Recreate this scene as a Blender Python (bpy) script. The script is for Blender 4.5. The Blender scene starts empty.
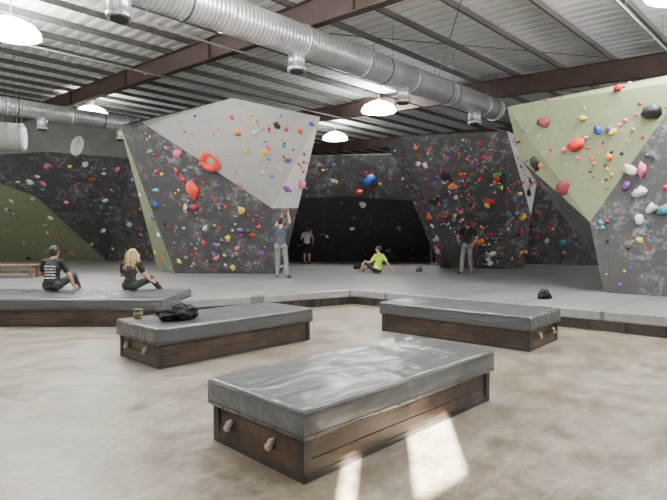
import bpy, bmesh, math, random
import numpy as np
from mathutils import Vector, Matrix, noise
random.seed(7)
S=bpy.context.scene
COL=S.collection
CAMH=1.6; F=520.0; TH=0.025; MZ=0.35
R2=math.sqrt(2)

# ---- survey helpers: convert a sighted bearing/elevation and distance (or height) into world metres
def _ray(px,py):
    a=(px-333.5)/F; b=(250-py)/F
    return Vector((a, math.cos(TH)+b*math.sin(TH), -math.sin(TH)+b*math.cos(TH)))
def W(px,py,d):
    r=_ray(px,py); k=d/r.y
    return Vector((r.x*k,d,CAMH+r.z*k))
def G(px,d,z=MZ+.004):
    r=_ray(px,262); return Vector((r.x*d/r.y,d,z))
def onplane(px,py,a,b,c):
    n=(b-a).cross(c-a); r=_ray(px,py); o=Vector((0,0,CAMH))
    return o+r*((a-o).dot(n)/r.dot(n))
def zb(v): return 6.7+.064*(v-9.26)

# ---------------- materials
def newmat(name):
    m=bpy.data.materials.new(name); m.use_nodes=True
    nt=m.node_tree; b=nt.nodes['Principled BSDF']
    return m,nt,b
def simple(name,col,rough=.6,metal=0,bump=0,bscale=30,var=0):
    m,nt,b=newmat(name)
    b.inputs['Base Color'].default_value=(*col,1); b.inputs['Roughness'].default_value=rough
    b.inputs['Metallic'].default_value=metal
    if bump or var:
        tc=nt.nodes.new('ShaderNodeTexCoord'); n=nt.nodes.new('ShaderNodeTexNoise')
        n.inputs['Scale'].default_value=bscale; n.inputs['Detail'].default_value=4
        nt.links.new(tc.outputs['Object'],n.inputs['Vector'])
        if bump:
            bp=nt.nodes.new('ShaderNodeBump'); bp.inputs['Strength'].default_value=bump; bp.inputs['Distance'].default_value=.02
            nt.links.new(n.outputs['Fac'],bp.inputs['Height']); nt.links.new(bp.outputs['Normal'],b.inputs['Normal'])
        if var:
            r=nt.nodes.new('ShaderNodeValToRGB')
            r.color_ramp.elements[0].position=.3; r.color_ramp.elements[1].position=.7
            r.color_ramp.elements[0].color=(*[c*(1-var) for c in col],1)
            r.color_ramp.elements[1].color=(*[min(1,c*(1+var)) for c in col],1)
            nt.links.new(n.outputs['Fac'],r.inputs['Fac']); nt.links.new(r.outputs['Color'],b.inputs['Base Color'])
    return m
def ramp(nt,src,stops):
    r=nt.nodes.new('ShaderNodeValToRGB'); e=r.color_ramp.elements
    while len(e)<len(stops): e.new(.5)
    for i,(p,c) in enumerate(stops):
        e[i].position=p; e[i].color=(*c,1) if len(c)==3 else c
    nt.links.new(src,r.inputs['Fac']); return r.outputs['Color']
def mixc(nt,a,b,fac,mode='MIX'):
    m=nt.nodes.new('ShaderNodeMix'); m.data_type='RGBA'; m.blend_type=mode
    for s,v in ((m.inputs[0],fac),(m.inputs[6],a),(m.inputs[7],b)):
        if isinstance(v,bpy.types.NodeSocket): nt.links.new(v,s)
        elif isinstance(v,(int,float)): s.default_value=v
        else: s.default_value=(*v,1)
    return m.outputs[2]
def mul(nt,src,k):
    s=nt.nodes.new('ShaderNodeMath'); s.operation='MULTIPLY'; s.inputs[1].default_value=k
    nt.links.new(src,s.inputs[0]); return s.outputs[0]
def bump(nt,b,h,st,dist,prev=None):
    bp=nt.nodes.new('ShaderNodeBump'); bp.inputs['Strength'].default_value=st; bp.inputs['Distance'].default_value=dist
    nt.links.new(h,bp.inputs['Height'])
    if prev: nt.links.new(prev,bp.inputs['Normal'])
    nt.links.new(bp.outputs['Normal'],b.inputs['Normal']); return bp.outputs['Normal']
def tex(nt,kind,scale,coord='Object',detail=5,rough=.6,vec=None,rot=None,**kw):
    tc=nt.nodes.new('ShaderNodeTexCoord'); t=nt.nodes.new(kind)
    src=tc.outputs[coord]
    if vec or rot:
        mp=nt.nodes.new('ShaderNodeMapping')
        if rot: mp.inputs['Rotation'].default_value=(0,0,rot)
        if vec: mp.inputs['Scale'].default_value=vec
        nt.links.new(src,mp.inputs['Vector']); src=mp.outputs['Vector']
    nt.links.new(src,t.inputs['Vector']); t.inputs['Scale'].default_value=scale
    if kind=='ShaderNodeTexNoise':
        t.inputs['Detail'].default_value=detail; t.inputs['Roughness'].default_value=rough
    for k,v in kw.items(): t.inputs[k].default_value=v
    return t

def panelmat(name,base,chalk,amt):
    m,nt,b=newmat(name)
    n1=tex(nt,'ShaderNodeTexNoise',.8,detail=5,rough=.6)
    n2=tex(nt,'ShaderNodeTexNoise',3.4,detail=6,rough=.75,Distortion=.4)
    n3=tex(nt,'ShaderNodeTexNoise',13,detail=4,rough=.7)
    f1=ramp(nt,n1.outputs['Fac'],[(.40,(.08,.08,.08)),(.60,(1,1,1))])
    f2=ramp(nt,n2.outputs['Fac'],[(.48,(0,0,0)),(.66,(1,1,1))])
    f3=ramp(nt,n3.outputs['Fac'],[(.40,(.15,.15,.15)),(.62,(1,1,1))])
    f=mixc(nt,mixc(nt,f1,f2,1.0,'MULTIPLY'),f3,1.0,'MULTIPLY')
    c=mixc(nt,base,chalk,mul(nt,f,amt))
    v=tex(nt,'ShaderNodeTexVoronoi',5.0,coord='UV',Randomness=0.0)
    v.voronoi_dimensions='2D'
    d=ramp(nt,v.outputs['Distance'],[(.055,(1,1,1)),(.075,(0,0,0))])
    c=mixc(nt,c,tuple(x*.35 for x in base),mul(nt,d,.5))
    br=tex(nt,'ShaderNodeTexBrick',1.0,coord='UV')
    br.offset=0; br.inputs['Brick Width'].default_value=2.44; br.inputs['Row Height'].default_value=1.22
    br.inputs['Mortar Size'].default_value=.008
    c=mixc(nt,c,tuple(x*.4 for x in base),mul(nt,br.outputs['Fac'],.45))
    nt.links.new(c,b.inputs['Base Color']); b.inputs['Roughness'].default_value=.75
    bump(nt,b,n3.outputs['Fac'],.15,.01)
    return m
M_DARK=panelmat('panel_charcoal',(.050,.050,.053),(.44,.43,.44),.9)
M_BLACK=panelmat('panel_black',(.030,.030,.033),(.14,.14,.14),.6)
M_GREEN=panelmat('panel_sage_green',(.185,.22,.12),(.40,.42,.32),.6)
M_GREY=panelmat('panel_light_grey',(.44,.43,.415),(.66,.65,.63),.7)

def concrete():
    m,nt,b=newmat('worn_concrete')
    n1=tex(nt,'ShaderNodeTexNoise',.55,detail=6,rough=.6,Distortion=.4)
    n2=tex(nt,'ShaderNodeTexNoise',2.4,detail=12,rough=.8)
    n3=tex(nt,'ShaderNodeTexNoise',15,detail=8,rough=.8)
    n4=tex(nt,'ShaderNodeTexNoise',2.6,detail=12,rough=.8,vec=(1,2.2,1),rot=.5)
    n5=tex(nt,'ShaderNodeTexNoise',1.6,detail=12,rough=.78,vec=(1.8,1,1),rot=-.3)
    c1=ramp(nt,n1.outputs['Fac'],[(.36,(.180,.148,.104)),(.5,(.215,.188,.146)),(.64,(.25,.232,.198))])
    c2=ramp(nt,n2.outputs['Fac'],[(.40,(.42,.40,.37)),(.49,(.78,.76,.74)),(.57,(1.0,1.0,1.0))])
    c=mixc(nt,c1,c2,.85,'MULTIPLY')
    c3=ramp(nt,n3.outputs['Fac'],[(.40,(.42,.41,.40)),(.54,(1,1,1))])
    c=mixc(nt,c,c3,.65,'MULTIPLY')
    c4=ramp(nt,n4.outputs['Fac'],[(.50,(0,0,0)),(.62,(1,1,1))])
    c=mixc(nt,c,(.32,.30,.26),mul(nt,c4,.45))
    c5=ramp(nt,n5.outputs['Fac'],[(.50,(0,0,0)),(.64,(1,1,1))])
    c=mixc(nt,c,(.08,.062,.042),mul(nt,c5,.42))
    nt.links.new(c,b.inputs['Base Color'])
    rr=ramp(nt,n2.outputs['Fac'],[(.40,(.28,.28,.28)),(.6,(.48,.48,.48))])
    nt.links.new(rr,b.inputs['Roughness'])
    bump(nt,b,n3.outputs['Fac'],.2,.01)
    return m
M_FLOOR=concrete()

def matmat():
    m,nt,b=newmat('mat_flooring_vinyl')
    n1=tex(nt,'ShaderNodeTexNoise',.6,detail=8,rough=.7)
    n2=tex(nt,'ShaderNodeTexNoise',5,detail=8,rough=.7)
    c=ramp(nt,n1.outputs['Fac'],[(.3,(.14,.142,.144)),(.7,(.25,.248,.242))])
    c=mixc(nt,c,ramp(nt,n2.outputs['Fac'],[(.35,(.7,.7,.7)),(.6,(1,1,1))]),.7,'MULTIPLY')
    br=tex(nt,'ShaderNodeTexBrick',1.0); br.offset=.5
    br.inputs['Brick Width'].default_value=3.0; br.inputs['Row Height'].default_value=1.5; br.inputs['Mortar Size'].default_value=.04
    c=mixc(nt,c,(.03,.03,.03),mul(nt,br.outputs['Fac'],.7))
    nt.links.new(c,b.inputs['Base Color']); b.inputs['Roughness'].default_value=.36
    bump(nt,b,n1.outputs['Fac'],.3,.05)
    return m
M_MAT=matmat()

def vinyl():
    m,nt,b=newmat('grey_vinyl')
    n1=tex(nt,'ShaderNodeTexNoise',1.5,detail=2,rough=.4,Distortion=1.0)
    n2=tex(nt,'ShaderNodeTexNoise',2.6,detail=2,rough=.4,vec=(.6,3,3),Distortion=1.2)
    n3=tex(nt,'ShaderNodeTexNoise',1.2,detail=4,rough=.55)
    c=ramp(nt,n3.outputs['Fac'],[(.3,(.058,.062,.066)),(.7,(.071,.074,.078))])
    nt.links.new(c,b.inputs['Base Color'])
    rr=ramp(nt,n3.outputs['Fac'],[(.3,(.27,.27,.27)),(.7,(.34,.34,.34))])
    nt.links.new(rr,b.inputs['Roughness'])
    p=bump(nt,b,n1.outputs['Fac'],.7,.09); bump(nt,b,n2.outputs['Fac'],.5,.035,p)
    return m
M_VINYL=vinyl()
def wood(name,c0,c1):
    m,nt,b=newmat(name)
    n1=tex(nt,'ShaderNodeTexNoise',3,detail=8,rough=.7,vec=(1,8,8),Distortion=.8)
    n2=tex(nt,'ShaderNodeTexNoise',2.6,detail=8,rough=.75)
    c=ramp(nt,n1.outputs['Fac'],[(.3,c0),(.7,c1)])
    d=ramp(nt,n2.outputs['Fac'],[(.42,(.2,.19,.19)),(.6,(1,1,1))])
    c=mixc(nt,c,d,.9,'MULTIPLY')
    nt.links.new(c,b.inputs['Base Color']); b.inputs['Roughness'].default_value=.5
    return m
M_WOOD=wood('stained_plywood',(.018,.012,.009),(.092,.053,.031))
M_WOODD=wood('dark_timber',(.012,.010,.009),(.036,.027,.021))
M_WOODL=wood('pine_planks',(.14,.085,.045),(.3,.19,.1))
M_STEEL=simple('red_oxide_steel',(.055,.034,.029),.55,.0,var=.25,bscale=2)
M_PURL=simple('purlin_steel',(.07,.064,.06),.55)
M_RUB=simple('black_rubber',(.02,.02,.02),.6)
M_WHITE=simple('white_enamel',(.7,.7,.68),.4)
M_PIPE=simple('sprinkler_pipe',(.25,.24,.23),.5,.3)

def ductmat():
    m,nt,b=newmat('galvanised_spiral_duct')
    n=tex(nt,'ShaderNodeTexNoise',1.6,detail=4)
    c=ramp(nt,n.outputs['Fac'],[(.3,(.55,.55,.56)),(.7,(.85,.85,.85))])
    w=tex(nt,'ShaderNodeTexWave',3.2); w.bands_direction='X'
    wf=ramp(nt,w.outputs['Fac'],[(.0,(.35,.35,.35)),(.2,(1,1,1))])
    c=mixc(nt,c,wf,.7,'MULTIPLY')
    nt.links.new(c,b.inputs['Base Color']); b.inputs['Metallic'].default_value=.75; b.inputs['Roughness'].default_value=.34
    bump(nt,b,w.outputs['Fac'],.4,.02)
    return m
M_DUCT=ductmat()
def roofmat():
    m,nt,b=newmat('roof_insulation_sheet')
    n=tex(nt,'ShaderNodeTexNoise',.5,detail=6,rough=.7)
    c=ramp(nt,n.outputs['Fac'],[(.3,(.66,.655,.645)),(.7,(.86,.855,.845))])
    w=tex(nt,'ShaderNodeTexWave',.8); w.bands_direction='X'
    wf=ramp(nt,w.outputs['Fac'],[(.01,(.25,.25,.25)),(.07,(1,1,1))])
    c=mixc(nt,c,wf,.6,'MULTIPLY')
    nt.links.new(c,b.inputs['Base Color']); b.inputs['Roughness'].default_value=.7
    bump(nt,b,w.outputs['Fac'],.5,.05)
    return m
M_ROOF=roofmat()
M_WALL=simple('metal_siding_grey',(.26,.26,.25),.7,var=.15,bscale=1.2)

# ---------------- mesh helpers
def finish(bm,name,mats,parent=None,smooth=False,mat=None):
    me=bpy.data.meshes.new(name); bm.to_mesh(me); bm.free()
    for m in mats: me.materials.append(m)
    if smooth:
        for p in me.polygons: p.use_smooth=True
    o=bpy.data.objects.new(name,me); COL.objects.link(o)
    if mat is not None: o.matrix_world=mat
    if parent: o.parent=parent
    return o
def empty(name,mat=None):
    o=bpy.data.objects.new(name,None); COL.objects.link(o); o.empty_display_size=.2
    if mat is not None: o.matrix_world=mat
    return o
def box(bm,lo,hi,mi=0,bev=0,mtx=None):
    lo=Vector(lo); hi=Vector(hi)
    r=bmesh.ops.create_cube(bm,size=1.0)
    vs=r['verts']
    for v in vs:
        v.co=Vector(((v.co.x+.5)*(hi.x-lo.x)+lo.x,(v.co.y+.5)*(hi.y-lo.y)+lo.y,(v.co.z+.5)*(hi.z-lo.z)+lo.z))
        if mtx: v.co=mtx@v.co
    fs=set(f for v in vs for f in v.link_faces)
    for f in fs: f.material_index=mi
    if bev:
        es=list(set(e for v in vs for e in v.link_edges))
        r=bmesh.ops.bevel(bm,geom=es,offset=bev,segments=3,affect='EDGES',profile=.5)
        for f in r['faces']: f.material_index=mi; f.smooth=True
def frame_of(d):
    d=d.normalized(); h=Vector((0,0,1)) if abs(d.z)<.9 else Vector((1,0,0))
    a=d.cross(h).normalized(); return a,d.cross(a).normalized()
def tube(bm,pts,rs,seg=12,mi=0,cap=True,smooth=True):
    pts=[Vector(p) for p in pts]; rings=[]
    if not isinstance(rs,(list,tuple)): rs=[rs]*len(pts)
    a0=None
    for i,p in enumerate(pts):
        d=(pts[min(i+1,len(pts)-1)]-pts[max(i-1,0)])
        if a0 is None: a,b=frame_of(d)
        else:
            a=(a0-d.normalized()*a0.dot(d.normalized())).normalized(); b=d.normalized().cross(a)
        a0=a
        rings.append([bm.verts.new(p+(a*math.cos(2*math.pi*k/seg)+b*math.sin(2*math.pi*k/seg))*rs[i]) for k in range(seg)])
    for i in range(len(rings)-1):
        for k in range(seg):
            f=bm.faces.new((rings[i][k],rings[i][(k+1)%seg],rings[i+1][(k+1)%seg],rings[i+1][k]))
            f.material_index=mi; f.smooth=smooth
    if cap:
        f=bm.faces.new(rings[0][::-1]); f.material_index=mi
        f=bm.faces.new(rings[-1]); f.material_index=mi
def ellip(bm,c,r,axes=None,mi=0,sub=2,disp=0,seed=0):
    vs=bmesh.ops.create_icosphere(bm,subdivisions=sub,radius=1.0)['verts']
    c=Vector(c)
    for v in vs:
        k=1+disp*noise.noise(v.co*1.7+Vector((seed*3.1,seed*1.7,seed)))
        q=Vector((v.co.x*r[0]*k,v.co.y*r[1]*k,v.co.z*r[2]*k))
        v.co=c+((axes@q) if axes else q)
    for f in set(f for v in vs for f in v.link_faces): f.material_index=mi; f.smooth=True
    return vs

# ---------------- room shell (rotated 45 deg to the camera)
ROT=Matrix.Rotation(math.radians(45),4,'Z')
U0,U1,V0,V1=-9,34,-5,36
bm=bmesh.new(); box(bm,(U0,V0,-.2),(U1,V1,0)); finish(bm,'floor',[M_FLOOR],mat=ROT)
bm=bmesh.new()
dz=.85
vs=[bm.verts.new((u,v,zb(v)+dz+t)) for t in (0,.12) for (u,v) in ((U0,V0),(U1,V0),(U1,V1),(U0,V1))]
for q in ((3,2,1,0),(4,5,6,7),(0,1,5,4),(1,2,6,5),(2,3,7,6),(3,0,4,7)): bm.faces.new([vs[i] for i in q])
finish(bm,'ceiling',[M_ROOF],mat=ROT)
def wallbox(name,lo,hi):
    bm=bmesh.new(); box(bm,lo,hi); finish(bm,name,[M_WALL],mat=ROT)
wallbox('wall_west',(U0-.2,V0,0),(U0,V1,10)); wallbox('wall_east',(U1,V0,0),(U1+.2,V1,10)); wallbox('wall_north',(U0,V1,0),(U1,V1+.2,10))
bm=bmesh.new()
us=[U0,-6.58,-6.40,-5.83,-5.23,U1]; zs=[0,3.93,4.36,7]
for i in range(5):
    for j in range(3):
        if j==1 and i in (1,3): continue
        box(bm,(us[i],V0-.03,zs[j]),(us[i+1],V0,zs[j+1]))
finish(bm,'wall_south',[M_WALL],mat=ROT)
for k,(a,b) in enumerate(((-6.58,-6.40),(-5.83,-5.23))):
    bm=bmesh.new()
    for lo,hi in (((a-.06,V0,3.87),(b+.06,V0+.02,3.93)),((a-.06,V0,4.36),(b+.06,V0+.02,4.42)),((a-.06,V0,3.93),(a,V0+.02,4.36)),((b,V0,3.93),(b+.06,V0+.02,4.36))): box(bm,lo,hi)
    finish(bm,'window_%d'%(k+1),[M_WHITE],mat=ROT)

# rafters
def rafter(u):
    bm=bmesh.new()
    for (w,z0,z1) in ((.12,0,.035),(.012,.03,.63),(.12,.63,.65)):
        lo=[]
        for v in (V0+.1,V1-.1):
            lo.append([bm.verts.new((u+sx*w,v,zb(v)+zz)) for sx,zz in ((-1,z0),(1,z0),(1,z1),(-1,z1))])
        a,b=lo
        for k in range(4): bm.faces.new((a[k],a[(k+1)%4],b[(k+1)%4],b[k]))
        bm.faces.new(a[::-1]); bm.faces.new(b)
    for v in range(-4,36,6):
        box(bm,(u-.1,v,zb(v)+.03),(u+.1,v+.02,zb(v)+.63))
    finish(bm,'steel_rafter',[M_STEEL],mat=ROT)
for u in (-.4,8.7,17.8,26.9): rafter(u)
bm=bmesh.new()
v=V0+.8
while v<V1-.5:
    z=zb(v)+.655
    box(bm,(U0+.1,v,z),(U1-.1,v+.012,z+.17)); box(bm,(U0+.1,v,z),(U1-.1,v+.05,z+.012))
    v+=1.6
finish(bm,'roof_purlins',[M_PURL],mat=ROT)
bm=bmesh.new()
for (ua,va,ub,vb) in ((8.8,5,17.7,12),(8.8,12,17.7,5),(17.9,3,26.8,10),(17.9,10,26.8,3)):
    tube(bm,[(ua,va,zb(va)+.6),(ub,vb,zb(vb)+.6)],.014,6)
finish(bm,'bracing_rods',[M_PURL],mat=ROT)
bm=bmesh.new()
for v in (3.4,12.4,17.0):
    z=zb(v)-.05
    tube(bm,[(U0+.1,v,z),(U1-.1,v,z)],.03,8)
    u=-7
    while u<33:
        tube(bm,[(u,v,z),(u,v,z-.1)],.015,6); tube(bm,[(u+.9,v,z+.0),(u+.9,v,z+.8)],.008,5); u+=3
finish(bm,'sprinkler_pipes',[M_PIPE],mat=ROT)
def duct(v,z,r,u0,u1,drops,dr):
    e=empty('spiral_air_duct',ROT)
    bm=bmesh.new()
    tube(bm,[(u0,0,0),(u1,0,0)],r,40)
    u=u0+.6
    while u<u1:
        tube(bm,[(u-.03,0,0),(u+.03,0,0)],r+.014,40); u+=2.1
    tube(bm,[(u1-.05,0,0),(u1+.03,0,0)],r+.03,40)
    o=finish(bm,'duct_run',[M_DUCT]); o.parent=e; o.location=(0,v,z)
    bm=bmesh.new()
    for u in drops:
        tube(bm,[(u,v,z-r+.06),(u,v,z-r-.28)],dr,20,0)
        tube(bm,[(u,v,z-r-.28),(u,v,z-r-.36)],dr*1.12,20,0)
        tube(bm,[(u,v,z-r-.35),(u,v,z-r-.39)],dr*.8,20,1)
    o=finish(bm,'diffuser_drops',[M_DUCT,M_RUB]); o.parent=e
    bm=bmesh.new(); u=u0+1.2
    while u<u1:
        for s in (-1,1): tube(bm,[(u,v+s*r*.9,z),(u,v+s*r*.9,zb(v)+.66)],.008,5)
        tube(bm,[(u-.02,v,z),(u+.02,v,z)],r+.01,30); u+=3
    o=finish(bm,'hanger_straps',[M_PURL]); o.parent=e
duct(9.26,6.2,.375,-5,17.5,(.4,3.9,8.05,12.1,16.1),.2)
duct(21.1,6.2,.3,-2,9.6,(3.1,6.0,8.9),.17)

# ---------------- lamps : round prismatic high bays
M_GLOW,nt,b=newmat('lamp_acrylic_reflector')
b.inputs['Emission Color'].default_value=(1,.98,.94,1); b.inputs['Emission Strength'].default_value=60; b.inputs['Base Color'].default_value=(.9,.9,.9,1)
def lamp(x,y,power):
    v=(y-x)/R2; z=zb(v)-.14
    m=Matrix.Translation((x,y,z))@ROT
    e=empty('high_bay_lamp',m)
    bm=bmesh.new()
    tube(bm,[(0,0,.38),(0,0,.42),(0,0,.50),(0,0,.54)],[.2,.12,.12,.05],20,0)
    tube(bm,[(0,0,.5),(0,0,.96)],.012,6,0)
    tube(bm,[(0,0,-.006),(0,0,.006)],[.73,.73],32,0,cap=False)
    finish(bm,'ballast_housing',[M_WHITE],parent=e)
    bm=bmesh.new(); tube(bm,[(0,0,0),(0,0,.10),(0,0,.24),(0,0,.37)],[.72,.71,.60,.34],32,0); finish(bm,'reflector_bell',[M_GLOW],parent=e)
    L=bpy.data.lights.new('lamp_light','AREA'); L.shape='DISK'; L.size=1.2; L.energy=power; L.color=(1,.98,.95)
    o=bpy.data.objects.new('lamp_light',L); COL.objects.link(o); o.parent=e; o.location=(0,0,-.03)
LP=370
for x,y,k in ((-8.6,14,1),(1.9,22,1),(.1,30.8,1),(-3.5,-1.5,.5),(5.5,5.5,.65),(-7,6,.7),(-.5,8.6,1),(12,12,.8),(-15,13,1),(6.5,9.6,.9),(-5.5,10.5,1),(19,19,1),(-12,26,1)):
    lamp(x,y,LP*k)
def added_fill(u,v,yaw):  # invented fixtures on the walls out of view, added to brighten the ceiling
    m=ROT@Matrix.Translation((u,v,4.6))@Matrix.Rotation(yaw,4,'Z')
    e=empty('added_fill_uplighter',m)
    bm=bmesh.new(); box(bm,(-.6,0,-.12),(.6,.1,.12),0,.01); box(bm,(-.6,.1,-.1),(.6,.5,-.06),0,.01); box(bm,(-.6,.46,-.1),(.6,.5,.06),0,.01)
    for s in (-.6,.57): box(bm,(s,.1,-.1),(s+.03,.5,.06),0)
    finish(bm,'added_fill_housing',[M_WHITE],parent=e)
    L=bpy.data.lights.new('added_fill','AREA'); L.shape='RECTANGLE'; L.size=1.1; L.size_y=.3; L.energy=1600; L.color=(1,.98,.95)
    o=bpy.data.objects.new('added_fill',L); COL.objects.link(o); o.parent=e; o.location=(0,.28,.0); o.rotation_euler=(math.radians(180-38),0,0)
for u in (-4,3,10,17,24): added_fill(u,V0+.01,0)
for v in (2,10,18,26): added_fill(U0+.01,v,-math.pi/2)

# ---------------- bouldering walls
HC={'red':(.48,.02,.015),'coral':(.66,.05,.03),'blue':(.02,.08,.30),'yellow':(.62,.45,.06),'green':(.05,.22,.08),'purple':(.15,.055,.23),'pink':(.62,.13,.24),
 'black':(.012,.012,.013),'white':(.55,.55,.53),'teal':(.04,.24,.28),'orange':(.60,.2,.05),'maroon':(.2,.025,.04)}
HN=list(HC); HM=[simple('hold_'+k,HC[k],.55,bump=.2,bscale=40) for k in HN]
def addhold(bm,p,n,s,ci,asp=None,seed=0):
    a,b=frame_of(n); t=random.uniform(0,math.pi)
    a2=a*math.cos(t)+b*math.sin(t); b2=n.cross(a2)
    asp=asp or random.uniform(.4,1)
    ax=Matrix((a2,b2,n)).transposed()
    ellip(bm,p+n*s*.12,(s,s*asp,s*.6),ax,ci,1 if s<.09 else 2,.7,seed)
def torus_hold(bm,p,n,R,r,ci):
    a,b=frame_of(n); N=16
    pts=[p+n*r*.7+(a*math.cos(2*math.pi*i/N)*R+b*math.sin(2*math.pi*i/N)*R) for i in range(N+1)]
    tube(bm,pts,r,8,ci)
CAMP=Vector((0,0,CAMH))
def climbing(facets,rest,solid=0,seed=1,specials=(),name='bouldering_wall',mult=1.6,big=(.12,.15)):
    random.seed(seed)
    mats=[M_DARK,M_BLACK,M_GREEN,M_GREY]
    bm=bmesh.new(); uvl=bm.loops.layers.uv.new('UVMap'); cache={}
    def V(p):
        k=tuple(round(x,3) for x in p)
        if k not in cache: cache[k]=bm.verts.new(p)
        return cache[k]
    allf=[(f[0],f[1]) for f in facets]+[(f,0) for f in rest]
    for vs,mi in allf:
        try: f=bm.faces.new([V(p) for p in vs])
        except ValueError: continue
        f.material_index=mi; f.normal_update(); n=f.normal
        h=Vector((0,0,1)); a=h.cross(n)
        a=a.normalized() if a.length>.05 else Vector((1,0,0)); b=n.cross(a)
        for l in f.loops: l[uvl].uv=(l.vert.co.dot(a),l.vert.co.dot(b))
    if not solid: bmesh.ops.recalc_face_normals(bm,faces=bm.faces[:])
    me_o=finish(bm,'panels',mats)
    e=empty(name); me_o.parent=e
    if solid:
        md=me_o.modifiers.new('thick','SOLIDIFY'); md.thickness=.06; md.offset=0
    bm=bmesh.new(); k=0
    for vs,mi,dens in facets:
        tris=[(vs[0],vs[i],vs[i+1]) for i in range(1,len(vs)-1)]
        for a,b,c in tris:
            cr=(b-a).cross(c-a); ar=cr.length/2
            if ar<.05: continue
            n=cr.normalized()
            if n.dot(CAMP-a)<0: n=-n
            N=int(ar*dens*mult+random.random()); i=0
            while i<N:
                r1,r2=random.random(),random.random()
                if r1+r2>1: r1,r2=1-r1,1-r2
                r1=.05+r1*.88; r2=.05+r2*.88
                i+=1
                if r1+r2>.97: continue
                p=a+(b-a)*r1+(c-a)*r2
                s=random.choice((.035,.04,.045,.05,.055,.06,.07,.08,.09,.04,.035)+big)
                w=random.choices(range(len(HN)),weights=(6,3,4,4,2,4,4,6,6,3,2,6) if mi!=0 else (6,3,3,3,2,4,4,3,7,4,2,5))[0]
                addhold(bm,p,n,s,w,seed=k); k+=1
                if random.random()<.3:
                    t1,t2=frame_of(n)
                    for _ in range(random.randint(1,3)):
                        q=p+t1*random.uniform(-.35,.35)+t2*random.uniform(-.35,.35)
                        w0=(b-a).cross(q-a).dot(cr)/cr.dot(cr); w1=(c-b).cross(q-b).dot(cr)/cr.dot(cr); w2=(a-c).cross(q-c).dot(cr)/cr.dot(cr)
                        if min(w0,w1,w2)>.02: addhold(bm,q,n,random.uniform(.035,.06),w,seed=k); k+=1; i+=.5
    for (px,py,fi,kind,s,cname) in specials:
        vs=facets[fi][0]; p=onplane(px,py,vs[0],vs[1],vs[2]); n=(vs[1]-vs[0]).cross(vs[2]-vs[0]).normalized()
        if n.dot(CAMP-p)<0: n=-n
        ci=HN.index(cname)
        if kind=='ring': torus_hold(bm,p,n,s,s*.45,ci)
        else: addhold(bm,p,n,s,ci,asp=.7,seed=k)
        k+=1
    finish(bm,'climbing_holds',HM,parent=e)
    return e
D,BK,GN,GY=0,1,2,3
A=W(120,125,15.5); Gp=G(175,17.9); Dp=G(272,17.6)
A2=onplane(140,121,A,Gp,Dp); E=onplane(272,208,A,Gp,Dp)
B=W(232,98,13.9); C=W(320,117,14.6); H=W(298,208,16.2); D2=G(282,18.0)
Cb=W(290,152,20); Db=G(268,20.5); Gb=G(158,19.8); Ab=W(130,147,19)
climbing([([A,Gp,Dp],D,5),([A,Dp,E],D,5),([A,E,A2],D,4),([A2,E,B],GY,1.4),([B,E,C],GY,4),([C,E,H],GY,5),([E,Dp,H],D,4),([H,Dp,D2],D,3),([A,Ab,Gb],GN,2),([A,Gb,Gp],GN,2)],
 [[C,H,Cb],[H,D2,Db],[H,Db,Cb],[Ab,Cb,Db],[Ab,Db,Gb],[A,A2,B],[A,B,Ab],[B,C,Cb],[B,Cb,Ab],[Gp,Gb,Db],[Gp,Db,Dp],[Dp,Db,D2]],seed=3,big=(.11,),
 specials=[(211,160,0,'ring',.24,'coral'),(193,190,0,'b',.27,'coral'),(177,153,0,'b',.16,'pink'),(194,207,0,'b',.17,'maroon'),(241,210,1,'b',.14,'yellow'),(228,238,1,'b',.11,'yellow'),(302,184,5,'b',.15,'pink'),(265,152,4,'b',.14,'yellow'),(150,152,0,'b',.1,'green'),(288,160,4,'b',.1,'purple'),(216,258,0,'b',.1,'pink'),(252,235,1,'b',.1,'red'),
 (156,190,0,'b',.1,'teal'),(240,185,1,'b',.1,'pink'),(205,228,1,'b',.1,'white'),(277,125,4,'b',.12,'black'),(300,130,4,'b',.1,'orange')])
a2=W(400,137,17.6); b_=W(507,131,16.8); c2=G(452,20.8)
a_=W(387,143,18.4); c_=G(440,22); g_=onplane(505,268.8,a2,b_,c2); g_.z=MZ+.004
f_=W(531,215,19.4); e_=G(524,20.9); k_=W(543,148,19.6)
bk1=W(420,152,23); bk2=G(450,23.6); bk3=G(520,23.2); bk4=W(535,155,22.5)
climbing([([a_,a2,c_],D,6),([a2,c2,c_],D,6),([a2,b_,c2],D,7.5),([b_,g_,c2],D,7.5),([b_,f_,g_],D,7.5),([f_,e_,g_],D,7),([b_,k_,f_],GY,7)],
 [[a_,c_,bk1],[c_,bk2,bk1],[bk1,bk2,bk3],[bk1,bk3,bk4],[k_,bk4,bk3],[k_,bk3,f_],[f_,bk3,e_],[a_,bk1,a2],[a2,bk1,bk4],[a2,bk4,b_],[b_,bk4,k_],[c_,c2,bk2],[c2,g_,bk2],[g_,bk3,bk2],[g_,e_,bk3]],seed=11,
 specials=[(462,175,2,'b',.13,'red'),(497,178,2,'b',.14,'red'),(425,165,2,'b',.12,'white'),(487,205,3,'b',.12,'yellow'),(520,232,5,'b',.14,'red'),(445,205,2,'b',.12,'teal')])
x0,x1=250,470
T=[W(x,y,22.4) for x,y in ((x0,158),(345,155),(x1,152))]
Mi=[W(x,y,23.0) for x,y in ((x0,200),(345,196),(x1,204))]
Bo=[G(x,26.4) for x in (x0,345,x1)]
climbing([([T[0],T[1],Mi[1],Mi[0]],D,5.5),([T[1],T[2],Mi[2],Mi[1]],D,5.5),([Mi[0],Mi[1],Bo[1],Bo[0]],BK,2),([Mi[1],Mi[2],Bo[2],Bo[1]],BK,1.6)],[],solid=1,seed=5,
 specials=[(370,180,1,'b',.3,'blue'),(360,192,1,'b',.16,'coral'),(415,175,1,'b',.2,'white'),(363,204,3,'b',.2,'white')])
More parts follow.
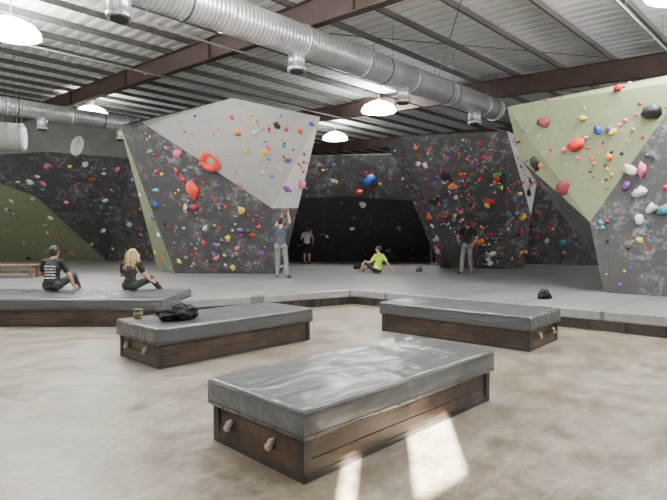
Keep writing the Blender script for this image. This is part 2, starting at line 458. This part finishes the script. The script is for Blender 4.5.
l0=W(-90,160,22); l1=W(45,152,22.3); l2=W(133,158,24.2); l3=W(200,158,25)
m0=W(-90,180,23); m1=W(0,183,23.4); m2=W(36,196,24)
q0=G(-90,26.5); q1=G(107,27.6); q2=G(158,26.9); q3=G(210,27.6)
climbing([([l0,l1,m1,m0],D,5),([l1,m2,m1],D,5),([l1,l2,q1],D,5),([l1,q1,m2],D,5),([l2,q2,q1],D,5),([l2,l3,q2],D,3),([l3,q3,q2],D,2),([m0,m1,q0],GN,4),([m1,q1,q0],GN,5),([m1,m2,q1],GN,5)],[],solid=1,seed=8,mult=1.2,
 specials=[(47,165,0,'b',.2,'pink'),(43,183,1,'b',.16,'pink'),(105,200,2,'b',.14,'white')])
r0=W(505,158,23.5); r1=W(640,148,21.5); r2=G(640,22.2); r3=G(505,24.4); r4=W(565,200,23)
climbing([([r0,r1,r4],GY,6),([r0,r4,r3],D,7),([r1,r2,r4],D,6),([r4,r2,r3],D,7)],[],solid=1,seed=9)
T0=W(507,107,12.9); T1=W(690,71,10.7); N_=W(690,80,10.3); Mv=W(590,222,11.9); Tm=W(521,160,13.0)
P_=G(604,11.75); Q_=G(740,10.0); T2=W(800,50,9.6)
rb0=W(540,135,16); rb1=G(610,15); rb2=G(800,13.5); rb3=W(800,90,13)
climbing([([T0,Tm,Mv],GN,6),([T0,Mv,N_],GN,6),([T0,N_,T1],GN,3),([N_,Mv,P_],D,6),([N_,P_,Q_],D,6),([N_,Q_,T2],D,3)],
 [[T1,N_,T2],[T0,rb0,Tm],[Tm,rb0,rb1],[Tm,rb1,Mv],[Mv,rb1,P_],[T0,T1,rb0],[T1,T2,rb3],[T1,rb3,rb0],[rb0,rb3,rb2],[rb0,rb2,rb1],[T2,Q_,rb2],[T2,rb2,rb3],[P_,rb1,rb2],[P_,rb2,Q_]],seed=21,mult=1.2,big=(),
 specials=[(576,145,1,'b',.22,'red'),(563,187,1,'b',.2,'maroon'),(598,130,1,'b',.12,'blue'),(544,122,1,'b',.14,'maroon'),(652,112,3,'b',.2,'black'),(642,170,3,'b',.15,'pink'),(630,170,3,'b',.15,'white'),(640,192,3,'b',.15,'white'),(627,185,3,'b',.11,'purple'),(663,210,3,'b',.13,'teal'),(652,208,3,'b',.12,'white'),(640,240,4,'b',.09,'yellow'),(613,132,1,'b',.1,'yellow'),(535,163,0,'b',.17,'black'),(583,118,1,'b',.09,'yellow'),(618,88,1,'b',.09,'red'),(609,157,1,'b',.1,'orange'),(640,220,4,'b',.12,'white')])

# ---------------- crash-mat platform
def prism(bm,pts,z0,z1,mi=0):
    lo=[bm.verts.new((p[0],p[1],z0)) for p in pts]; hi=[bm.verts.new((p[0],p[1],z1)) for p in pts]
    n=len(pts)
    fs=[bm.faces.new(hi),bm.faces.new(lo[::-1])]+[bm.faces.new((lo[i],lo[(i+1)%n],hi[(i+1)%n],hi[i])) for i in range(n)]
    for f in fs: f.material_index=mi
def w2uv(x,y): return ((x+y)/R2,(y-x)/R2)
poly=[w2uv(-14,11.3),w2uv(-3.02,11.3),w2uv(-3.02,10.25),w2uv(.5,12.4),w2uv(10.45,3.6),(33.9,-4.9),(33.9,35.9),(-1.9,35.9)]
e=empty('crash_mat_platform',ROT)
bm=bmesh.new(); prism(bm,poly,.17,MZ); bmesh.ops.recalc_face_normals(bm,faces=bm.faces[:]); 
o=finish(bm,'mat_surface',[M_MAT],parent=e); md=o.modifiers.new('b','BEVEL'); md.width=.025; md.segments=2
def inset(p,d):
    cx=sum(q[0] for q in p)/len(p); cy=sum(q[1] for q in p)/len(p)
    return [(q[0]+(cx-q[0])*d,q[1]+(cy-q[1])*d) for q in p]
bm=bmesh.new(); prism(bm,inset(poly,.003),0,.175); bmesh.ops.recalc_face_normals(bm,faces=bm.faces[:])
for i in range(24):
    t=i/23
    for (pa,pb) in ((poly[2],poly[3]),(poly[3],poly[4])):
        x=pa[0]+(pb[0]-pa[0])*t; y=pa[1]+(pb[1]-pa[1])*t
        box(bm,(x-.02,y-.0,0),(x+.03,y+.05,.17))
finish(bm,'timber_base',[M_WOODD],parent=e)

# ---------------- pad benches
M_WELT=simple('vinyl_welt',(.045,.048,.05),.4)
def pad_bench(near,dl,L,Wd,grips=True,h=.5):
    dl=Vector((dl[0],dl[1],0)).normalized(); ds=Vector((-dl.y,dl.x,0))
    m=Matrix((( dl.x,ds.x,0,near[0]),(dl.y,ds.y,0,near[1]),(0,0,1,0),(0,0,0,1)))
    e=empty('padded_bench',m)
    bm=bmesh.new()
    t=.025
    for lo,hi in (((0,0,0),(L,t,.14)),((0,.004,.145),(L,t,.29)),((0,Wd-t,0),(L,Wd,.14)),((0,Wd-t,.145),(L,Wd-.004,.29)),((0,t,0),(t,Wd-t,.14)),((.004,t,.145),(t,Wd-t,.29)),((L-t,t,0),(L,Wd-t,.14)),((L-t,t,.145),(L-.004,Wd-t,.29)),((t,t,.26),(L-t,Wd-t,.29))):
        box(bm,lo,hi,0,.003)
    finish(bm,'plywood_base',[M_WOOD],parent=e)
    bm=bmesh.new()
    for x in (-.012,L-.06):
        for y in (-.012,Wd-.06): box(bm,(x,y,0),(x+.072,y+.072,.285),0,.004)
    box(bm,(.06,-.01,0),(L-.06,.012,.05),0,.003); box(bm,(-.01,.06,0),(.012,Wd-.06,.05),0,.003)
    box(bm,(.06,Wd-.012,0),(L-.06,Wd+.01,.05),0,.003); box(bm,(L-.012,.06,0),(L+.01,Wd-.06,.05),0,.003)
    finish(bm,'timber_frame',[M_WOODD],parent=e)
    o=.045; z0=.285
    bm=bmesh.new(); box(bm,(-o,-o,z0),(L+o,Wd+o,h),0,.03)
    fs=[f for f in bm.faces if f.calc_area()>.1]
    bmesh.ops.subdivide_edges(bm,edges=list(set(e2 for f in fs for e2 in f.edges if e2.calc_length()>.5)),cuts=18,use_grid_fill=True)
    for v in bm.verts:
        if v.co.z>h-.001:
            dx=min(v.co.x+o,L+o-v.co.x); dy=min(v.co.y+o,Wd+o-v.co.y); d=min(dx,dy)
            v.co.z+=-.014*min(1,d/.2)+.014*noise.noise(v.co*2.2)*min(1,d/.08)
        elif v.co.z<z0+.04 or v.co.z>h-.04: 
            v.co.z+=.003*noise.noise(v.co*5)
    for f in bm.faces: f.smooth=True
    finish(bm,'vinyl_pad',[M_VINYL],parent=e)
    bm=bmesh.new()
    def rect(z,d): 
        q=[(-o-d,-o+.02),(-o+.02,-o-d),(L+o-.02,-o-d),(L+o+d,-o+.02),(L+o+d,Wd+o-.02),(L+o-.02,Wd+o+d),(-o+.02,Wd+o+d),(-o-d,Wd+o-.02),(-o-d,-o+.02)]
        return [(x,y,z) for x,y in q]
    tube(bm,rect(h-.030,.001),.006,6,2); tube(bm,rect(z0+.04,.001),.004,6,1)
    for x,y in ((-o+.008,-o+.008),(L+o-.008,-o+.008),(L+o-.008,Wd+o-.008),(-o+.008,Wd+o-.008)): tube(bm,[(x,y,z0+.01),(x,y,h-.03)],.006,6,2)
    x=.06
    while x<L:
        for y in (-o-.002,Wd+o+.002): ellip(bm,(x,y,z0+.022),(.008,.005,.008),None,1,1)
        x+=.22
    y=.06
    while y<Wd:
        for x in (-o-.002,L+o+.002): ellip(bm,(x,y,z0+.022),(.008,.005,.008),None,1,1)
        y+=.2
    finish(bm,'seams_and_snaps',[M_VINYL,M_RUB,M_WELT],parent=e)
    if grips:
        bm=bmesh.new()
        for y in (Wd*.3,Wd*.78):
            for xx,sg in ((-.015,-1),(L+.015,1)):
                ax=Matrix.Rotation(math.radians(25),3,'X')
                ellip(bm,(xx+sg*.012,y,.19),(.030,.022,.045),ax,0,2,.35,int(y*10))
                ellip(bm,(xx+sg*.020,y+.018,.155),(.028,.032,.022),ax,0,2,.2,3)
        finish(bm,'grip_holds',[simple('grip_resin',(.28,.24,.21) ,.6,var=.3,bscale=20)],parent=e)
    return e
pad_bench((-.19,3.33),(1.69,1.71),2.42,1.04)
pad_bench((-2.11,6.26),(1.72,1.80),2.50,1.05)
st=(2.72-.752*2.5,7.2+.659*2.5)
pad_bench(st,(.752,-.659),2.5,1.15)
pad_bench((-8.6,9.3),(1,-.012),5.5,1.80,grips=False)

# ---------------- bags etc
M_BAG=simple('black_nylon',(.006,.006,.007),.75,bump=.4,bscale=18)
M_BAG.node_tree.nodes['Principled BSDF'].inputs['Specular IOR Level'].default_value=.2
M_BAGG=simple('grey_nylon',(.05,.055,.06),.7,bump=.5,bscale=25)
def bag(name,p,sz,yaw,mat=None,strap=True):
    e=empty(name,Matrix.Translation(p)@Matrix.Rotation(yaw,4,'Z'))
    bm=bmesh.new()
    L,Wd,Hh=sz
    ellip(bm,(0,0,Hh*.5),(L*.5,Wd*.5,Hh*.52),None,0,4,.25,L*10)
    ellip(bm,(L*.32,Wd*.1,Hh*.38),(L*.26,Wd*.4,Hh*.4),None,0,3,.35,5)
    ellip(bm,(-L*.34,-Wd*.12,Hh*.33),(L*.22,Wd*.42,Hh*.35),None,0,3,.35,9)
    for v in bm.verts:
        v.co+=Vector((0,0,1))*.03*noise.noise(v.co*14); v.co.z=max(v.co.z,.004)
    finish(bm,'fabric_body',[mat or M_BAG],parent=e,smooth=True)
    bm=bmesh.new()
    if strap:
        for s in (-1,1):
            tube(bm,[(-L*.2,s*Wd*.2,Hh*.9),(-L*.15,s*Wd*.28,Hh*1.15),(0,s*Wd*.3,Hh*1.25),(L*.15,s*Wd*.28,Hh*1.15),(L*.2,s*Wd*.2,Hh*.9)],.012,6)
    tube(bm,[(-L*.4,0,Hh*.75),(0,0,Hh*1.0+.01),(L*.4,0,Hh*.75)],.006,6)
    finish(bm,'straps_and_zip',[M_RUB],parent=e)
    return e
bag('duffel_bag',Vector((-2.08,6.98,.492)),(.46,.32,.18),.45)
bag('crumpled_jacket',Vector((-2.38,7.46,.497)),(.40,.28,.12),1.0,M_BAG,False)
bag('backpack',Vector((4.25,10.45,MZ)),(.28,.22,.16),.3)
bag('backpack',G(358,20.2),(.34,.26,.18),.2)
bag('backpack',G(419,18.6),(.3,.2,.14),.9,M_BAGG)
bm=bmesh.new()
tube(bm,[(0,0,0),(0,0,.02),(0,0,.10),(0,0,.12)],[.045,.06,.065,.055],20,0); tube(bm,[(0,0,.1),(0,0,.122)],[.068,.062],20,1)
tube(bm,[(.062*math.cos(t/8*math.pi*2),.062*math.sin(t/8*math.pi*2),.06) for t in range(9)],.008,6,1)
finish(bm,'chalk_bag',[simple('khaki_cloth',(.16,.14,.07),.8,bump=.4),M_BAGG],mat=Matrix.Translation((-2.66,7.05,.497)))
bm=bmesh.new()
for i in range(4): box(bm,(-3.6,i*.16,.36),(0,i*.16+.14,.4),0,.006)
for x in (-3.4,-1.8,-.25):
    box(bm,(x,.03,0),(x+.09,.12,.36),0,.005); box(bm,(x,.5,0),(x+.09,.59,.36),0,.005); box(bm,(x,.03,.28),(x+.09,.59,.36),0)
box(bm,(-3.4,.27,.12),(-.2,.33,.2),0)
finish(bm,'timber_bench',[M_WOODL],mat=Matrix.Translation((-9.1,15.9,MZ+.003))@Matrix.Rotation(.12,4,'Z'))
fp=W(77,146,21.9)
e=empty('wall_fan',Matrix.Translation(fp)@Matrix.Rotation(math.radians(-35),4,'Z')@Matrix.Rotation(math.radians(80),4,'X'))
bm=bmesh.new()
for z in (-.06,.06):
    for R in (.1,.19,.28,.37): tube(bm,[(R*math.cos(t/24*6.2832),R*math.sin(t/24*6.2832),z*(1-.4*(R<.2))) for t in range(25)],.008 if R<.36 else .018,5)
    for k in range(16):
        a=k/16*6.2832; tube(bm,[(.05*math.cos(a),.05*math.sin(a),z),(.37*math.cos(a),.37*math.sin(a),z)],.005,5)
tube(bm,[(.37*math.cos(t/24*6.2832),.37*math.sin(t/24*6.2832),0) for t in range(25)],.05,8)
finish(bm,'cage',[M_WHITE],parent=e)
bm=bmesh.new()
tube(bm,[(0,0,-.16),(0,0,.05)],.06,14)
for k in range(3):
    a=k*2.094
    vs=[bm.verts.new((r*math.cos(a+o),r*math.sin(a+o),zz)) for r,o,zz in ((.05,-.3,.02),(.33,-.35,.03),(.34,.25,-.03),(.05,.4,-.02))]
    bm.faces.new(vs)
finish(bm,'blades_and_motor',[M_WHITE],parent=e)
bm=bmesh.new(); tube(bm,[(0,0,-.12),(0,-.2,-.16),(0,-.52,-.16)],.025,8); finish(bm,'bracket',[M_PURL],parent=e)
bm=bmesh.new()
tube(bm,[(-4,0,0),(1.1,0,0),(1.22,0,0)],[.66,.66,.5],28)
for x in (-3,-2,-1,.02,.55,1.05): tube(bm,[(x-.02,0,0),(x+.02,0,0)],.675,28)
for x in (-2.2,.15,.95):
    for s in (-.66,.66): tube(bm,[(x,s,0),(x,s,2.05)],.012,6)
finish(bm,'hvac_trunk',[simple('insulation_jacket',(.5,.5,.48),.6,bump=.3,bscale=6,var=.15)],mat=Matrix.Translation(W(-4,136,24.5))@Matrix.Rotation(math.radians(22),4,'Z'))

# ---------------- people
STAND=dict(pel=(0,0,.95),chest=(0,.0,1.27),neck=(0,-.01,1.47),head=(0,.0,1.63),
 shl=(-.175,0,1.42),ell=(-.25,-.02,1.14),wrl=(-.25,.08,.90),hal=(-.24,.11,.80),
 shr=(.175,0,1.42),elr=(.25,-.02,1.14),wrr=(.25,.08,.90),har=(.24,.11,.80),
 hpl=(-.09,0,.92),knl=(-.11,.03,.5),anl=(-.12,-.02,.09),tol=(-.14,.14,.035),
 hpr=(.09,0,.92),knr=(.11,.03,.5),anr=(.12,-.02,.09),tor=(.14,.14,.035))
def person(name,loc,yaw,scale,over,cols,sleeve='short',legs='long',hair='short',facing=(0,1,0),print_=False,slim=1.0,female=False):
    J={k:Vector(v) for k,v in {**STAND,**over}.items()}
    LAB={'skin':0,'shirt':1,'pants':2,'shoe':3}
    prims=[]
    def cap(a,b,r1,r2,l): prims.append(('c',Vector(a),Vector(b),r1*slim,r2*slim,LAB[l]))
    def el(c,r,ax,l): prims.append(('e',Vector(c),tuple(x*slim for x in r),ax,LAB[l]))
    side=(J['shr']-J['shl']).normalized(); up=(J['neck']-J['pel']).normalized()
    fw=up.cross(side).normalized(); side=fw.cross(up).normalized()
    ax=Matrix((side,fw,up)).transposed()
    hs=(J['hpr']-J['hpl']).normalized(); hup=(up*.7+Vector((0,0,1))*.3).normalized(); hf=hup.cross(hs).normalized(); hax=Matrix((hs,hf,hup)).transposed()
    el(J['pel'],(.158,.115,.12),hax,'pants')
    if not female: el(J['pel']+up*.05,(.168,.128,.13),hax,'shirt')
    el(J['pel']*.72+J['chest']*.28,(.160 if not female else .14,.122,.15),ax,'shirt')
    el(J['pel']*.4+J['chest']*.6,(.156 if not female else .125,.112,.16),ax,'shirt')
    el(J['chest']+up*.02,(.172,.118,.18),ax,'shirt')
    for s in 'lr':
        sh,eb,wr,ha=J['sh'+s],J['el'+s],J['wr'+s],J['ha'+s]
        cap(J['chest']+up*.13,sh,.075,.066,'shirt')
        cap(J['neck']-up*.02,sh,.05,.058,'shirt')
        sl={'short':.62,'none':.12,'long':1.0}[sleeve]
        al='shirt' if sleeve=='long' else 'skin'
        cap(sh,sh.lerp(eb,sl),.064,.058,'shirt')
        cap(sh,eb,.05,.041,al)
        cap(eb,eb.lerp(wr,.35),.043,.043,al); cap(eb.lerp(wr,.35),eb.lerp(wr,.9),.043,.03,al); cap(eb.lerp(wr,.8),wr,.029,.026,'skin')
        hd=(ha-wr).normalized()
        pn=Vector((1,0,0)) if s=='l' else Vector((-1,0,0))
        pn=(pn-hd*pn.dot(hd)); 
        pn=pn.normalized() if pn.length>.2 else Vector((0,0,-1))
        ps=hd.cross(pn).normalized(); 
        if ps.dot(Vector((0,1,.3)))<0: ps=-ps
        el(wr+hd*.048,(.04,.019,.05),Matrix((ps,pn,hd)).transposed(),'skin')
        J['_h'+s]=(wr,hd,pn,ps)
        hp,kn,an,to=J['hp'+s],J['kn'+s],J['an'+s],J['to'+s]
        el(hp-hf*.03,(.09,.1,.11),hax,'pants')
        if legs=='long':
            cap(hp,kn,.092,.070,'pants'); cap(kn,kn.lerp(an,.35),.070,.068,'pants'); cap(kn.lerp(an,.35),an+(kn-an)*.05,.068,.058,'pants')
        else:
            cap(hp,hp.lerp(kn,.82),.094,.082,'pants'); cap(hp,kn,.08,.055,'skin'); cap(kn,kn.lerp(an,.35),.053,.056,'skin'); cap(kn.lerp(an,.35),an,.054,.034,'skin')
        td=(to-an); td.z=0; td=td.normalized()
        cap(an,to,.043,.034,'shoe'); cap(an-td*.03-Vector((0,0,.035)),to-Vector((0,0,0)),.038,.035,'shoe')
    cap(J['neck']-up*.03,J['head']-Vector((0,0,.06)),.06,.052,'skin')
    hf_=Vector(facing).normalized(); hup_=Vector((0,0,1)); hs_=hf_.cross(hup_).normalized(); hup_=hs_.cross(hf_).normalized()
    hx=Matrix((hs_,hf_,hup_)).transposed(); hc=J['head']
    el(hc+hup_*.02,(.075,.093,.098),hx,'skin'); el(hc-hup_*.035+hf_*.02,(.056,.07,.08),hx,'skin')
    el(hc+hf_*.098-hup_*.012,(.013,.017,.02),hx,'skin'); el(hc+hf_*.088+hup_*.012,(.009,.012,.03),hx,'skin')
    for s in (-1,1): el(hc+hs_*s*.078-hf_*.005,(.01,.02,.032),hx,'skin')
    bm=bmesh.new()
    for p in prims:
        if p[0]=='c':
            t=bmesh.new(); vs=[]
            for c,r in ((p[1],p[3]),(p[2],p[4])):
                vs+= [c+v.co*r for v in ico.verts]
            nv=[t.verts.new(v) for v in vs]
            bmesh.ops.convex_hull(t,input=nv)
            loose=[v for v in t.verts if not v.link_faces]; bmesh.ops.delete(t,geom=loose,context='VERTS')
            tm=bpy.data.meshes.new('t'); t.to_mesh(tm); t.free(); bm.from_mesh(tm); bpy.data.meshes.remove(tm)
        else: ellip(bm,p[1],p[2],p[3],0,3)
    tm=bpy.data.meshes.new('tmp'); bm.to_mesh(tm); bm.free()
    to_=bpy.data.objects.new('tmp',tm); COL.objects.link(to_)
    r=to_.modifiers.new('r','REMESH'); r.mode='VOXEL'; r.voxel_size=.011
    sm=to_.modifiers.new('s','SMOOTH'); sm.factor=.5; sm.iterations=4
    dg=bpy.context.evaluated_depsgraph_get(); ev=to_.evaluated_get(dg); me=bpy.data.meshes.new_from_object(ev)
    bpy.data.objects.remove(to_)
    n=len(me.polygons); cen=np.empty(n*3); me.polygons.foreach_get('center',cen); cen=cen.reshape(-1,3)
    best=np.full(n,1e9); lab=np.zeros(n,dtype=np.int32)
    for p in prims:
        if p[0]=='c':
            a=np.array(p[1]); b=np.array(p[2]); ab=b-a; L2=max((ab@ab),1e-9)
            t=np.clip(((cen-a)@ab)/L2,0,1); d=np.linalg.norm(cen-(a+t[:,None]*ab),axis=1)-(p[3]+(p[4]-p[3])*t)
        else:
            q=(cen-np.array(p[1]))@np.array(p[3]); rr=np.array(p[2]); k=np.linalg.norm(q/rr,axis=1); d=(k-1)*np.linalg.norm(q,axis=1)/np.maximum(k,1e-6)
        m=d<best; best[m]=d[m]; lab[m]=p[-1]
    me.polygons.foreach_set('material_index',lab)
    bm=bmesh.new(); bm.from_mesh(me); bpy.data.meshes.remove(me)
    for v in bm.verts:
        if v.link_faces and v.link_faces[0].material_index in (1,2):
            v.co+=v.normal*.008*noise.noise(Vector((v.co.x*11,v.co.y*11,v.co.z*16)))
    for f in bm.faces: f.smooth=True
    for s in 'lr':
        wr,hd,pn,ps=J['_h'+s]
        for i,(off,ln) in enumerate(((.03,.068),(.010,.078),(-.010,.073),(-.029,.056))):
            a=wr+hd*.082+ps*off; b=a+hd*ln*.45+pn*.004; c=b+hd*ln*.3+pn*ln*.14; d=c+hd*ln*.2+pn*ln*.2
            tube(bm,[a-hd*.02,a,b,c,d],[.009,.0095,.009,.008,.006],8,0)
        a=wr+hd*.025+ps*.03
        tube(bm,[a-ps*.012,a+ps*.012+hd*.018,a+ps*.026+hd*.045+pn*.006,a+ps*.028+hd*.065+pn*.012],[.012,.012,.0105,.007],8,0)
    for s in (-1,1): ellip(bm,hc+hf_*.087+hs_*s*.03+hup_*.018,(.011,.008,.006),hx,5,2)
    ellip(bm,hc+hf_*.086-hup_*.052,(.022,.008,.006),hx,6,2)
    ellip(bm,hc+hup_*.034-hf_*.022,(.086,.094,.096),hx,4,4,.12,3)
    ellip(bm,hc-hup_*.015-hf_*.045,(.076,.062,.078),hx,4,3,.12,4)
    if hair=='dreads':
        random.seed(4)
        for i in range(62):
            a=random.uniform(-1.9,1.9); rr=.08+random.uniform(-.01,.015)
            p0=hc+hup_*random.uniform(.0,.1)+hs_*math.sin(a)*rr*.8-hf_*math.cos(a)*rr*.8
            ln=random.uniform(.30,.44); out=(hs_*math.sin(a)-hf_*max(.2,math.cos(a)))
            pts=[p0]
            for k in range(1,8):
                t=k/7
                pts.append(p0+out*(.05+.085*t**.7)-Vector((0,0,1))*ln*t+Vector((random.uniform(-.01,.01),random.uniform(-.01,.01),0)))
            tube(bm,pts,[.012]*5+[.010,.009,.006],6,4)
        for i in range(16):
            a=i/16*6.28; p0=hc+hup_*.13
            tube(bm,[p0,p0+(hs_*math.sin(a)-hf_*math.cos(a))*.05,hc+hup_*.06+(hs_*math.sin(a)*.095-hf_*(math.cos(a)*.085+.03))],[.014,.014,.012],6,4)
    me=bpy.data.meshes.new(name); bm.to_mesh(me); bm.free()
    sk,shc,pc,sc,hcx=cols
    shirt=simple(name+'_top',shc,.85,bump=.25,bscale=18,var=.12)
    if print_:
        nt=shirt.node_tree; b=nt.nodes['Principled BSDF']
        tc=nt.nodes.new('ShaderNodeTexCoord'); sx=nt.nodes.new('ShaderNodeSeparateXYZ'); nt.links.new(tc.outputs['Object'],sx.inputs[0])
        def mth(op,a,bv):
            m=nt.nodes.new('ShaderNodeMath'); m.operation=op
            for i,v in enumerate((a,bv)):
                if isinstance(v,(int,float)): m.inputs[i].default_value=v
                else: nt.links.new(v,m.inputs[i])
            return m.outputs[0]
        x,y,z=sx.outputs
        ab=mth('ABSOLUTE',x,0.)
        m1=mth('LESS_THAN',ab,.115); m2=mth('GREATER_THAN',z,print_[0]); m3=mth('LESS_THAN',z,print_[1]); m4=mth('LESS_THAN',y,0.0)
        ln=mth('GREATER_THAN',mth('FRACT',mth('MULTIPLY',z,18.),0.),.5)
        nn=nt.nodes.new('ShaderNodeTexNoise'); nn.inputs['Scale'].default_value=45; nt.links.new(tc.outputs['Object'],nn.inputs['Vector'])
        m5=mth('GREATER_THAN',nn.outputs['Fac'],.45)
        f=mth('MULTIPLY',mth('MULTIPLY',mth('MULTIPLY',m1,m2),mth('MULTIPLY',m3,m4)),mth('MULTIPLY',ln,m5))
        nt.links.new(mixc(nt,shc,(.6,.6,.6),f),b.inputs['Base Color'])
    for m in (simple(name+'_skin',sk,.5),shirt,simple(name+'_trousers',pc,.85,bump=.3,bscale=16,var=.45 if print_ is None else .15),simple(name+'_shoes',sc,.6),simple(name+'_hair',hcx,.6,bump=.6,bscale=60,var=.4),M_RUB,simple(name+'_lips',(.4,.14,.12),.5)):
        me.materials.append(m)
    o=bpy.data.objects.new(name,me); COL.objects.link(o)
    o.matrix_world=Matrix.Translation(loc)@Matrix.Rotation(yaw,4,'Z')@Matrix.Scale(scale,4)
    return o
ico=bmesh.new(); bmesh.ops.create_icosphere(ico,subdivisions=3,radius=1.0)
SK=(.40,.22,.155); SK2=(.48,.29,.21)
person('man_in_black_tshirt',G(467,17.4),.12,1.05,dict(ell=(-.33,-.04,1.19),wrl=(-.24,.1,1.0),hal=(-.2,.16,.93),elr=(.31,-.05,1.15),wrr=(.27,.12,.95),har=(.25,.18,.88),knl=(-.14,.03,.5),anl=(-.19,-.02,.09),tol=(-.25,.13,.035),anr=(.15,-.02,.09),tor=(.19,.13,.035)),
 (SK,(.005,.005,.006),(.13,.13,.125),(.02,.02,.02),(.02,.013,.01)),print_=None)
person('climber_reaching_up',G(281,15.75),-.15,1.05,dict(ell=(-.2,.16,1.5),wrl=(-.1,.3,1.7),hal=(-.08,.34,1.79),elr=(.22,.14,1.62),wrr=(.17,.2,1.87),har=(.165,.22,1.97),
 head=(0,.0,1.64),knl=(-.11,.05,.5),anl=(-.12,.02,.09),tol=(-.14,.18,.035),knr=(.15,.0,.5),anr=(.2,-.08,.09),tor=(.26,.07,.035)),
 (SK2,(.035,.045,.065),(.14,.14,.145),(.03,.03,.03),(.03,.018,.01)),facing=(.1,1,.25))
person('man_in_grey_tshirt',G(307,24.0),.2,.98,dict(ell=(-.27,.0,1.2),wrl=(-.22,.18,1.22),hal=(-.18,.25,1.28),elr=(.3,.0,1.17),wrr=(.3,.12,.98),har=(.3,.17,.9)),
 (SK,(.32,.33,.32),(.012,.012,.014),(.03,.03,.03),(.05,.03,.02)),legs='shorts')
person('climber_in_dark_vest',G(434,23.0),.3,.98,dict(ell=(-.26,.14,1.32),wrl=(-.2,.36,1.42),hal=(-.18,.44,1.46)),
 (SK,(.03,.035,.05),(.03,.03,.04),(.3,.3,.3),(.04,.025,.02)),sleeve='none')
person('seated_person_in_lime_shirt',G(377,17.9,MZ+.01),.75,1.0,dict(pel=(0,0,.13),chest=(0,-.08,.45),neck=(0,-.1,.65),head=(0,-.07,.81),
 shl=(-.175,-.09,.6),shr=(.175,-.09,.6),ell=(-.27,.05,.38),wrl=(-.2,.28,.36),hal=(-.17,.37,.36),elr=(.3,-.22,.34),wrr=(.34,-.32,.09),har=(.37,-.4,.035),
 hpl=(-.1,.02,.12),hpr=(.1,.02,.12),knl=(-.18,.4,.38),anl=(-.2,.6,.08),tol=(-.22,.76,.04),knr=(.2,.46,.22),anr=(.1,.75,.08),tor=(.06,.9,.06)),
 (SK2,(.55,.85,.06),(.02,.02,.03),(.25,.25,.25),(.03,.02,.015)),legs='shorts',facing=(-.4,1,0))
SIT=dict(pel=(0,0,.125),chest=(0,.02,.43),neck=(0,.07,.62),head=(0,.12,.765),
 shl=(-.18,.05,.57),shr=(.18,.05,.57),ell=(-.27,.14,.33),wrl=(-.2,.34,.3),hal=(-.14,.42,.27),elr=(.27,.14,.33),wrr=(.2,.34,.3),har=(.14,.42,.27),
 hpl=(-.1,.03,.115),hpr=(.1,.03,.115),knl=(-.2,.42,.27),anl=(-.2,.62,-.05),tol=(-.22,.78,-.1),knr=(.2,.42,.27),anr=(.2,.62,-.05),tor=(.22,.78,-.1))
person('seated_man_in_printed_tshirt',Vector((-5.75,10.6,.498)),-.05,1.04,dict(SIT,ell=(-.28,.1,.33),elr=(.3,.1,.3),wrr=(.33,.2,.08),har=(.36,.27,.04)),
 (SK,(.006,.006,.007),(.02,.022,.03),(.03,.03,.03),(.018,.012,.009)),print_=(.25,.52),facing=(.1,1,-.05))
person('seated_woman_with_dreadlocks',Vector((-4.16,10.62,.498)),-.12,.95,dict(SIT,knr=(.3,.36,.24),anr=(.42,.6,-.04),tor=(.5,.74,-.1),elr=(.3,.08,.34),wrr=(.36,.24,.2),har=(.4,.32,.18)),
 (SK2,(.006,.006,.007),(.02,.02,.022),(.1,.1,.1),(.36,.25,.12)),hair='dreads',female=True,slim=.95,facing=(.15,1,-.05))
ico.free()

# ---------------- light
sd=bpy.data.lights.new('sun','SUN'); sd.energy=520; sd.angle=.007; sd.color=(1,.95,.87)
so=bpy.data.objects.new('sun',sd); COL.objects.link(so)
el_=math.radians(20); dirv=Vector((.0995*math.cos(el_),.995*math.cos(el_),-math.sin(el_)))
so.rotation_euler=dirv.to_track_quat('-Z','Y').to_euler(); so.location=(-2,-20,10)
w=bpy.data.worlds.new('world'); S.world=w; w.use_nodes=True
bgn=w.node_tree.nodes['Background']; sky=w.node_tree.nodes.new('ShaderNodeTexSky'); sky.sky_type='HOSEK_WILKIE'
w.node_tree.links.new(sky.outputs[0],bgn.inputs[0]); bgn.inputs[1].default_value=.8

cam=bpy.data.cameras.new('camera'); cam.sensor_width=36; cam.lens=F/667*36; cam.clip_end=200
co=bpy.data.objects.new('camera',cam); COL.objects.link(co); co.location=(0,0,CAMH); co.rotation_euler=(math.radians(90)-TH,0,0)
S.camera=co
